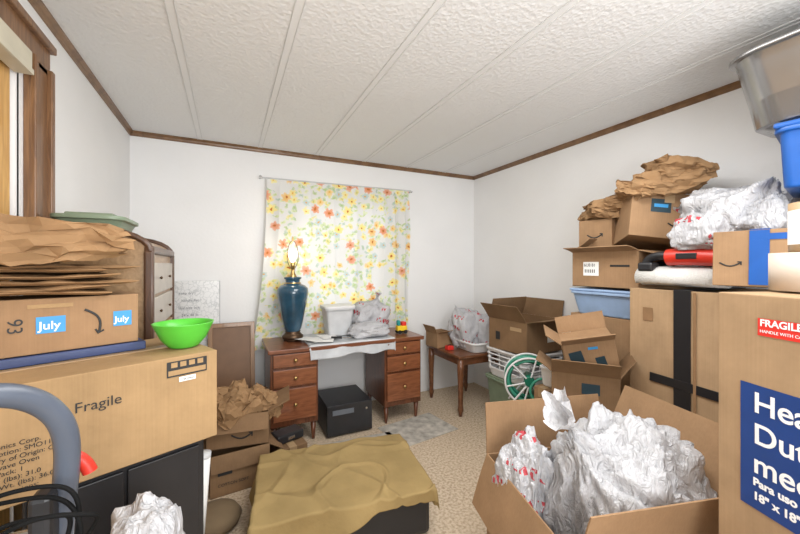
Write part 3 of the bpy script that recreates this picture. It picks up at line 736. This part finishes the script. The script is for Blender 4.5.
tw=grp('rolled_towel',(2.15,1.03,1.274),(0,0,0))
bm=bmesh.new(); segs=90; A=[];B=[]
for i in range(segs+1):
    a=i/segs*2*math.pi*2.6; r=.012+.018*a/(2*math.pi); x=r*math.cos(a)*1.5; z=r*math.sin(a)+.062
    A.append(bm.verts.new((x,-.19,max(0,z)))); B.append(bm.verts.new((x,.19,max(0,z))))
for i in range(segs): bm.faces.new((A[i],A[i+1],B[i+1],B[i]))
meshob('towel_spiral',bm,towelM,tw,smooth=True,solid=.010)
pt=grp('power_drill',(2.10,1.02,1.415),(0,0,0))
tube(pt,'motor_housing',[(0,-.16,.02),(0,-.12,.025),(0,-.02,.03),(0,.05,.025)],.044,redP)
tube(pt,'grip_handle',[(0,.03,.03),(0,.10,.045),(0,.15,.03),(0,.16,-.01)],.022,blackM)
pbox(pt,'battery_pack',(0,.15,-.025),(.07,.08,.05),blackM,bev=.012)
tube(pt,'nose_collar',[(0,-.15,.02),(0,-.20,.015)],.026,blackM,poly=True); tube(pt,'drill_bit',[(0,-.20,.015),(0,-.26,.012)],.008,silver,poly=True)
pbox(pt,'logo_panel',(-.042,-.05,.03),(.008,.09,.03),blackM,bev=.003)
sack('trash_bag',(2.42,1.0,1.29),(.17,.17,.20),bagR,seed=21,k=(-.3,.5,.8),sub=5)
sack('trash_bag.001',(2.31,.84,1.44),(.23,.22,.18),bagW,seed=23,k=(-.4,-.5,.7),sub=6,lump=.24,ears=False,crease=.07)
sack('plastic_shopping_bag.006',(2.10,.93,1.475),(.07,.12,.09),bagR,seed=27,k=(0,.2,1),lump=.25,ears=False)
cbox('moving_carton.004',(2.36,.52,0),(.50,.46,1.268),tape='x')
dm=(.42,.30,.235)
g=cbox('shipping_box.003',(2.16,.685,1.30),dm,(0,3,6),tape=None)
pbox(g,'painters_tape',(-.213,.00,.12),(.003,.06,.225),blueP,bev=0); pbox(g,'painters_tape_top',(0,.0,.237),(.42,.06,.003),blueP,bev=0)
pbox(g,'painters_tape_band',(-.2135,-.06,.205),(.003,.17,.025),blueP,bev=0)
smile(g,dm,'L',-.09,.10,.07,inkM); 
cbox('shipping_box.004',(2.34,.38,1.54),(.44,.34,.16),tape='x')
g=grp('storage_tote.002',(2.22,.45,1.705),(0,0,12)); tub(g,'tote_body',(.38,.40),(.40,.42),.24,blueP,r=.03); pbox(g,'tote_lid',(0,0,.25),(.43,.45,.022),blueP,bev=.008)
g=grp('grey_metal_bin',(2.27,.50,2.000),(-3,-5,6)); tub(g,'bin_shell',(.46,.50),(.53,.56),.33,binM,r=.11,rim=.020,fil=.07)

# ---------------------------------------------------------------- near right heavy duty box
px_=Vector((1.2,.49)); ex=Vector((.937,-.35)); ey=Vector((.35,.937))
w,d=.46,.50; cc=px_+ex*(w/2)-ey*(d/2); ang=math.degrees(math.atan2(ex.y,ex.x))
cbox('moving_carton.005',(cc.x,cc.y,0),(w-.02,d-.02,.60),(0,0,ang),tape='x')
dm=(w,d,.725)
g=cbox('moving_box',(cc.x,cc.y,.602),dm,(0,0,ang),mat=cardL,tape='y')
decal(g,dm,'L',-.005,.352,.37,.305,blueInk)
for s,z,sz in (('Heavy',.438,.070),('Duty',.362,.070),('medium',.290,.070),('Para uso pesado',.258,.026),('18" x 18" x 16"',.224,.026)): ftxt(g,dm,'L',s,-.160,z,sz,whiteInk,bold=.001)
decal(g,dm,'L',-.085,.648,.13,.042,redInk); ftxt(g,dm,'L','FRAGILE',-.145,.651,.023,whiteInk,bold=.0006); ftxt(g,dm,'L','HANDLE WITH CARE',-.145,.635,.010,whiteInk)
rl=grp('packing_tape_roll',(1.38,.36,1.332))
lathe(rl,'roll_body',[(.045,0),(.085,0),(.085,.10),(.045,.10),(.045,0)],(0,0,0),simple('tape_offwhite',(.60,.52,.44),.5),caps=False,sharp=False,seg=48)
rl=grp('packing_tape_roll.001',(1.39,.34,1.434))
lathe(rl,'roll_body',[(.04,0),(.07,0),(.07,.13),(.04,.13),(.04,0)],(0,0,0),tapeM,caps=False,seg=48); lathe(rl,'roll_wrap',[(.0705,.02),(.0705,.11)],(0,0,0),labelM,caps=False,seg=48)

# ---------------------------------------------------------------- foreground open box with trash bags
dm=(.60,.60,.55)
g=obox('large_open_carton',(1.262,.90,0),dm,(0,0,-15),mat=cardM,flaps={'B':(4,.22),'R':(22,.29),'L':(158,.22),'F':(12,.17)})
decal(g,dm,'L',.0,.40,.10,.05,inkM); ftxt(g,dm,'L','COTTON SOFT',-.15,.30,.03,inkM)
sack('trash_bag.002',(1.325,.83,.06),(.245,.24,.41),bagW,seed=31,k=(-.8,.1,.75),sub=6,lump=.17,boxy=.35,fold=.10,ears=True,crease=.075,F=2.2)
sack('plastic_shopping_bag.004',(1.10,1.06,.12),(.115,.13,.29),bagR,seed=35,k=(-.3,-.6,.8),boxy=.3,sub=6,lump=.18,fold=.05,ears=False,crease=.07)

# ---------------------------------------------------------------- draped low case in centre
g=grp('covered_storage_trunk',(.57,1.93,0),(0,0,-8))
pbox(g,'trunk_body',(0,0,.125),(.84,.60,.23),blackM,bev=.03)
for x in (-.36,.36):
    for y in (-.24,.24): pcyl(g,'foot',(x,y,.006),.02,.012,blackM)
drape('olive_blanket',(0,-.01,0),.86,.61,.245,(.10,.10,.07,.04),blanketM,seed=8,parent=g,wave=.05,topamp=.008,fold=.030,n=150,fl=(.30,.06))
g=grp('round_foot_cushion',(-.06,2.14,0)); lathe(g,'cushion',[(0,0),(.09,0),(.12,.02),(.13,.05),(.11,.08),(.06,.095),(0,.10)],(0,0,0),simple('cushion_brown',(.16,.11,.06),.9),caps=False)
g=grp('poster_tube',(-.135,1.88,0),(0,4,0)); pcyl(g,'tube_body',(0,0,.26),.028,.52,labelM); lathe(g,'end_cap',[(.029,.51),(.029,.53),(.0,.53)],(0,0,0),ltgray,caps=False)

# ---------------------------------------------------------------- boxes left centre
dm=(.34,.28,.25)
g=obox('open_carton',(.06,2.55,0),dm,(0,0,6),flaps={'F':(165,.10),'R':(120,.12),'L':(60,.08)},mat=cardK); decal(g,dm,'F',-.09,.15,.08,.05,inkM); ftxt(g,dm,'F','COTTON SOFT',-.13,.06,.025,inkM)
dm=(.36,.30,.20)
g=obox('open_carton.001',(.08,2.60,.255),dm,(0,0,-8),mat=cardK,flaps={'F':(150,.10),'R':(60,.14),'L':(10,.10)}); smile(g,dm,'F',.02,.08,.12,inkM); decal(g,dm,'F',-.10,.15,.10,.03,inkM)
g=grp('crumpled_packing_paper',(.09,2.58,.38),(0,0,20)); paperbag(g,'paper_heap',(-.03,0,0),(.22,.20,.22),(10,-20,0),31,amp=.22); paperbag(g,'paper_fold',(.10,-.02,.0),(.20,.18,.15),(0,25,-20),34,amp=.22)
cbox('small_carton',(.38,2.62,0),(.20,.26,.16),(0,0,10),tape='y',mat=cardK)
g=grp('toner_cartridge_case',(.38,2.62,.165),(0,0,20)); pbox(g,'case_shell',(0,0,.03),(.20,.12,.06),blackM,bev=.01); pbox(g,'case_latch',(0,-.062,.03),(.05,.006,.02),silver)
cbox('small_carton.001',(.10,2.95,0),(.36,.22,.42),tape='x',mat=cardK)
fb=grp('framed_board',(.03,3.20,0),(-7,0,0)); pbox(fb,'board',(0,0,.47),(.30,.012,.84),simple('board_brown',(.19,.10,.05),.5)); 
fwM=woodmat('frame_wood',(.24,.13,.06),(.34,.19,.095),stretch=(10,10,1))
for s in (-1,1): pbox(fb,'frame_stile',(s*.16,-.004,.47),(.035,.03,.90),fwM)
for z in (.0375,.9025): pbox(fb,'frame_rail',(0,-.004,z),(.30,.03,.035),fwM)
pf=grp('foil_faced_panel',(-.24,3.33,0),(-3,0,0)); pbox(pf,'panel_sheet',(0,0,.635),(.35,.02,1.27),foilM,bev=.002)
for s in (-1,1): pbox(pf,'panel_edge',(s*.178,0,.635),(.008,.026,1.27),ltgray)
for i,(s,z) in enumerate((('keep dry',1.16),('handle flat',1.10),('this side out',1.04),('24 x 48 in',.98))): txt(pf,s,(-.12+.02*(i%2),-.0115,z),.030,(90,0,0),grayM)

# ---------------------------------------------------------------- left: jewelry chest
ch=grp('chest_of_drawers',(-.48,2.135,0)); W_,D_,H_=.36,.63,1.46
bm=bmesh.new(); n=14; prof=[(-W_/2,0),(W_/2,0),(W_/2,H_)]
prof+= [(W_/2*math.cos(math.pi*i/n), H_+.075*math.sin(math.pi*i/n)) for i in range(1,n)]+[(-W_/2,H_)]
A=[bm.verts.new((x,-D_/2,z)) for x,z in prof]; B=[bm.verts.new((x,D_/2,z)) for x,z in prof]; k=len(prof)
for i in range(k): bm.faces.new((A[i],A[(i+1)%k],B[(i+1)%k],B[i]))
bm.faces.new(A[::-1]); bm.faces.new(B)
meshob('chest_body',bm,armL,ch)
for y in (-D_/2,D_/2):
    pbox(ch,'corner_post',(W_/2,y,H_/2),(.035,.035,H_),armM,bev=.008)
    pbox(ch,'corner_post_rear',(-W_/2+.02,y,H_/2),(.035,.03,H_),armM,bev=.008)
    tube(ch,'arched_moulding',[(W_/2*1.02*math.cos(a),y,H_+.085*math.sin(a)) for a in [math.pi*i/12 for i in range(13)]],.013,armM,poly=True)
pbox(ch,'top_moulding',(W_/2,0,H_+.005),(.035,D_+.02,.035),armM,bev=.01)
for i in range(9):
    pbox(ch,'drawer_%d'%i,(W_/2+.004,.0,.10+i*.155),(.016,D_-.06,.14),simple('drawer_white',(.46,.42,.37),.4) if i>6 else armL,bev=.004)
    for y in (-.14,.14): lathe(ch,'knob',[(.002,0),(.007,.006),(.007,.010),(0,.013)],(W_/2+.012,y,.10+i*.155),bronzeM,rot=(0,90,0),seg=14,caps=False)
lid=grp('plastic_tote_lid',(-.51,1.98,1.553)); 
tub(lid,'lid_shell',(.20,.28),(.22,.30),.05,sage2,r=.04,rim=.012,closed=True); pbox(lid,'lid_raised_panel',(0,0,.056),(.16,.24,.014),sage,bev=.006)

# ---------------------------------------------------------------- left: microwave box on black cabinet
ex=Vector((.914,.404)); ey=Vector((-.404,.914)); Acor=Vector((-.034,1.406)); w,d,h=.56,.40,.30
cc=Acor-ex*(w/2)+ey*(d/2); ang=math.degrees(math.atan2(ex.y,ex.x))
cab=grp('metal_cabinet',(cc.x-.005,cc.y+.01,0),(0,0,ang))
pbox(cab,'cabinet_body',(.03,.0,.41),(w-.12,d-.04,.78),blackM,bev=.006)
pbox(cab,'door_left',(-.08,-d/2+.015,.41),(.20,.012,.74),blackM,bev=.003); pbox(cab,'door_right',(.13,-d/2+.015,.41),(.20,.012,.74),blackM,bev=.003)
pbox(cab,'plinth',(.03,0,.01),(w-.14,d-.06,.02),grayM)
for x in (.01,.05): pbox(cab,'handle',(x,-d/2+.003,.5),(.012,.018,.12),silver)
dm=(w,d,h)
g=cbox('appliance_carton',(cc.x,cc.y,.801),dm,(0,0,ang),mat=cardO,tape='x',bulge=.003)
ftxt(g,dm,'F','Fragile',-.095,.195,.040,inkM)
ftxt(g,dm,'F','Electronics Corp.\nDescription: SMO1161KB\nCountry of Origin: China\nMicrowave Oven\nQty / Pack: 1\nN. Wt. (lbs): 31.0\nGross Wt. (lbs): 36.0\nBox Dimensions:',-.275,.150,.0165,inkM)
decal(g,dm,'F',.185,.262,.12,.050,inkM); decal(g,dm,'F',.185,.250,.112,.016,cardO,e=.003); 
for i in range(4): decal(g,dm,'F',.146+.026*i,.275,.018,.016,cardO,e=.003)
decal(g,dm,'F',.185,.225,.05,.016,labelM); ftxt(g,dm,'F','CERTIFIED',.167,.221,.008,inkM)
T=lambda s,t:(Acor-ex*s+ey*t)
p=T(.36,.30); dm=(.40,.20,.028)
g=cbox('flat_mailer_box',(p.x,p.y,1.104),dm,(0,0,ang),mat=simple('carton_navy',(.03,.05,.14),.5),tape=None); 
p=T(.37,.315); dm=(.38,.21,.165)
g=cbox('parcel_box',(p.x,p.y,1.134),dm,(0,0,ang),tape=None)
decal(g,dm,'F',-.03,.085,.065,.05,ltblue); ftxt(g,dm,'F','July',-.057,.072,.034,whiteInk,bold=.0005); ftxt(g,dm,'F','93',-.12,.11,.045,inkM,roll=-90)
smile(g,dm,'F',.065,.085,.085,inkM,flip=-1,roll=-65); decal(g,dm,'F',.145,.085,.05,.05,ltblue); ftxt(g,dm,'F','July',.123,.073,.028,whiteInk,bold=.0005)
decal(g,dm,'R',0,.08,.14,.035,ltblue); ftxt(g,dm,'R','July',-.04,.07,.03,whiteInk); decal(g,dm,'F',-.03,.142,.10,.012,cardO)
p=T(.38,.31)
pb=grp('paper_bag_stack',(p.x,p.y,1.302),(0,0,ang))
zz=.010; random.seed(4)
for i in range(6):
    paperslab(pb,'folded_bag_%d'%i,.32+random.uniform(-.04,.04),.22,.013,zz,i+2,kraftM,c=(random.uniform(-.03,.03),-.01),rot=random.uniform(-7,7),amp=.010); zz+=.017
paperbag(pb,'crumpled_bag',(-.03,-.02,zz-.01),(.36,.27,.14),(0,-3,6),41,amp=.15,pinch=.4)
bw=grp('plastic_bowl',(-.145,1.515,1.103)); lathe(bw,'bowl_shell',[(0,.003),(.045,.0),(.05,.004),(.072,.03),(.088,.065),(.097,.085),(.099,.088),(.093,.088),(.084,.066),(.067,.033),(.045,.010),(0,.008)],(0,0,0),greenP,caps=False,seg=56)

# vacuum
vc=grp('upright_vacuum',(0,0,0))
tube(vc,'handle_tube',[(-.36,.67,1.205),(-.325,.70,1.222),(-.275,.745,1.205),(-.240,.785,1.13),(-.250,.80,1.03),(-.265,.81,.9),(-.28,.82,.5),(-.29,.84,.15)],.0175,simple('vacuum_slate',(.085,.10,.13),.35))
tube(vc,'handle_grip',[(-.385,.63,1.18),(-.365,.66,1.21),(-.345,.685,1.222)],.020,simple('grip_purple',(.10,.04,.16),.5))
pbox(vc,'dust_canister',(-.34,.86,.70),(.15,.15,.42),simple('canister_smoke',(.22,.22,.22),.12,coat=.5,transl=.3),bev=.05)
pbox(vc,'motor_base',(-.28,.80,.07),(.32,.30,.13),blackM,bev=.03); pbox(vc,'brush_head_front',(-.28,.66,.045),(.34,.08,.08),grayM,bev=.02)
for s in (-1,1): pcyl(vc,'wheel',(-.28+s*.165,.90,.05),.05,.02,blackM,rot=(0,90,0))
tube(vc,'red_latch',[(-.245,.81,1.065),(-.23,.815,1.055),(-.222,.815,1.03)],.011,redP)
for k,(R1,R2,ph) in enumerate(((.10,.09,0),(.085,.11,.6),(.065,.07,1.1),(.095,.075,1.6))):
    pts=[(-.31+R1*math.cos(a)+.01*k,.735+.02*math.sin(a+k)-.007*k,.955+R2*math.sin(a+ph*.4)+.01*math.sin(3*a+k)) for a in [2*math.pi*i/20 for i in range(20)]]
    tube(vc,'power_cord_loop_%d'%k,pts,.0034,simple('cord_black',(.006,.006,.006),.7,spec=.1),cyclic=True)
pbox(vc,'cord_hook',(-.27,.775,.98),(.03,.04,.10),blackM,bev=.008)
cbox('small_carton.002',(-.17,1.08,0),(.18,.16,.40),(0,0,20),mat=cardK,tape='x')
sack('plastic_shopping_bag.005',(-.18,1.08,.405),(.085,.09,.225),bagW,seed=44,k=(-.6,.3,.5),ears=False,lump=.12,fold=.03)

# ---------------------------------------------------------------- lights, world, camera
wd=bpy.data.worlds.new('world'); sc.world=wd; wd.use_nodes=True
bgn=wd.node_tree.nodes['Background']; bgn.inputs[0].default_value=(.96,.98,1,1); bgn.inputs[1].default_value=1.0
def area(name,loc,size,power,rot,col=(1,1,1)):
    l=bpy.data.lights.new(name,'AREA'); l.shape='RECTANGLE'; l.size=size[0]; l.size_y=size[1]; l.energy=power; l.color=col
    o=bpy.data.objects.new(name,l); o.location=loc; o.rotation_euler=[rad(a) for a in rot]; return link(o)
area('overhead_fill_light',(1.0,1.1,2.42),(1.0,1.4),37,(0,0,0),(1,.995,.985))  # added overhead fill to brighten the room; no ceiling fixture behind it
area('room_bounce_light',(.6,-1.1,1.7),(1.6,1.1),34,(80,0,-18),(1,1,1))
area('ceiling_bounce_light',(.8,-.9,1.3),(2.2,1.0),52,(140,0,-15),(.98,.99,1))
area('window_daylight',(1.02,YB+.35,1.5),(1.1,1.2),3.5,(-90,0,0),(.95,.98,1))
pl=bpy.data.lights.new('lamp_bulb_light','POINT'); pl.energy=1.0; pl.color=(1,.85,.65); pl.shadow_soft_size=.04
po=bpy.data.objects.new('lamp_bulb_light',pl); po.location=(.50,3.05,1.56); link(po)
sc.view_settings.view_transform='Standard'; sc.view_settings.exposure=0.03; sc.view_settings.look='None'
c=bpy.data.cameras.new('camera'); co=bpy.data.objects.new('camera',c); link(co)
co.location=(0,0,1.4); co.rotation_euler=(rad(90),0,rad(-25.9)); c.lens=15.96; c.sensor_width=36; c.shift_y=-.0025; c.clip_start=.02
sc.camera=co
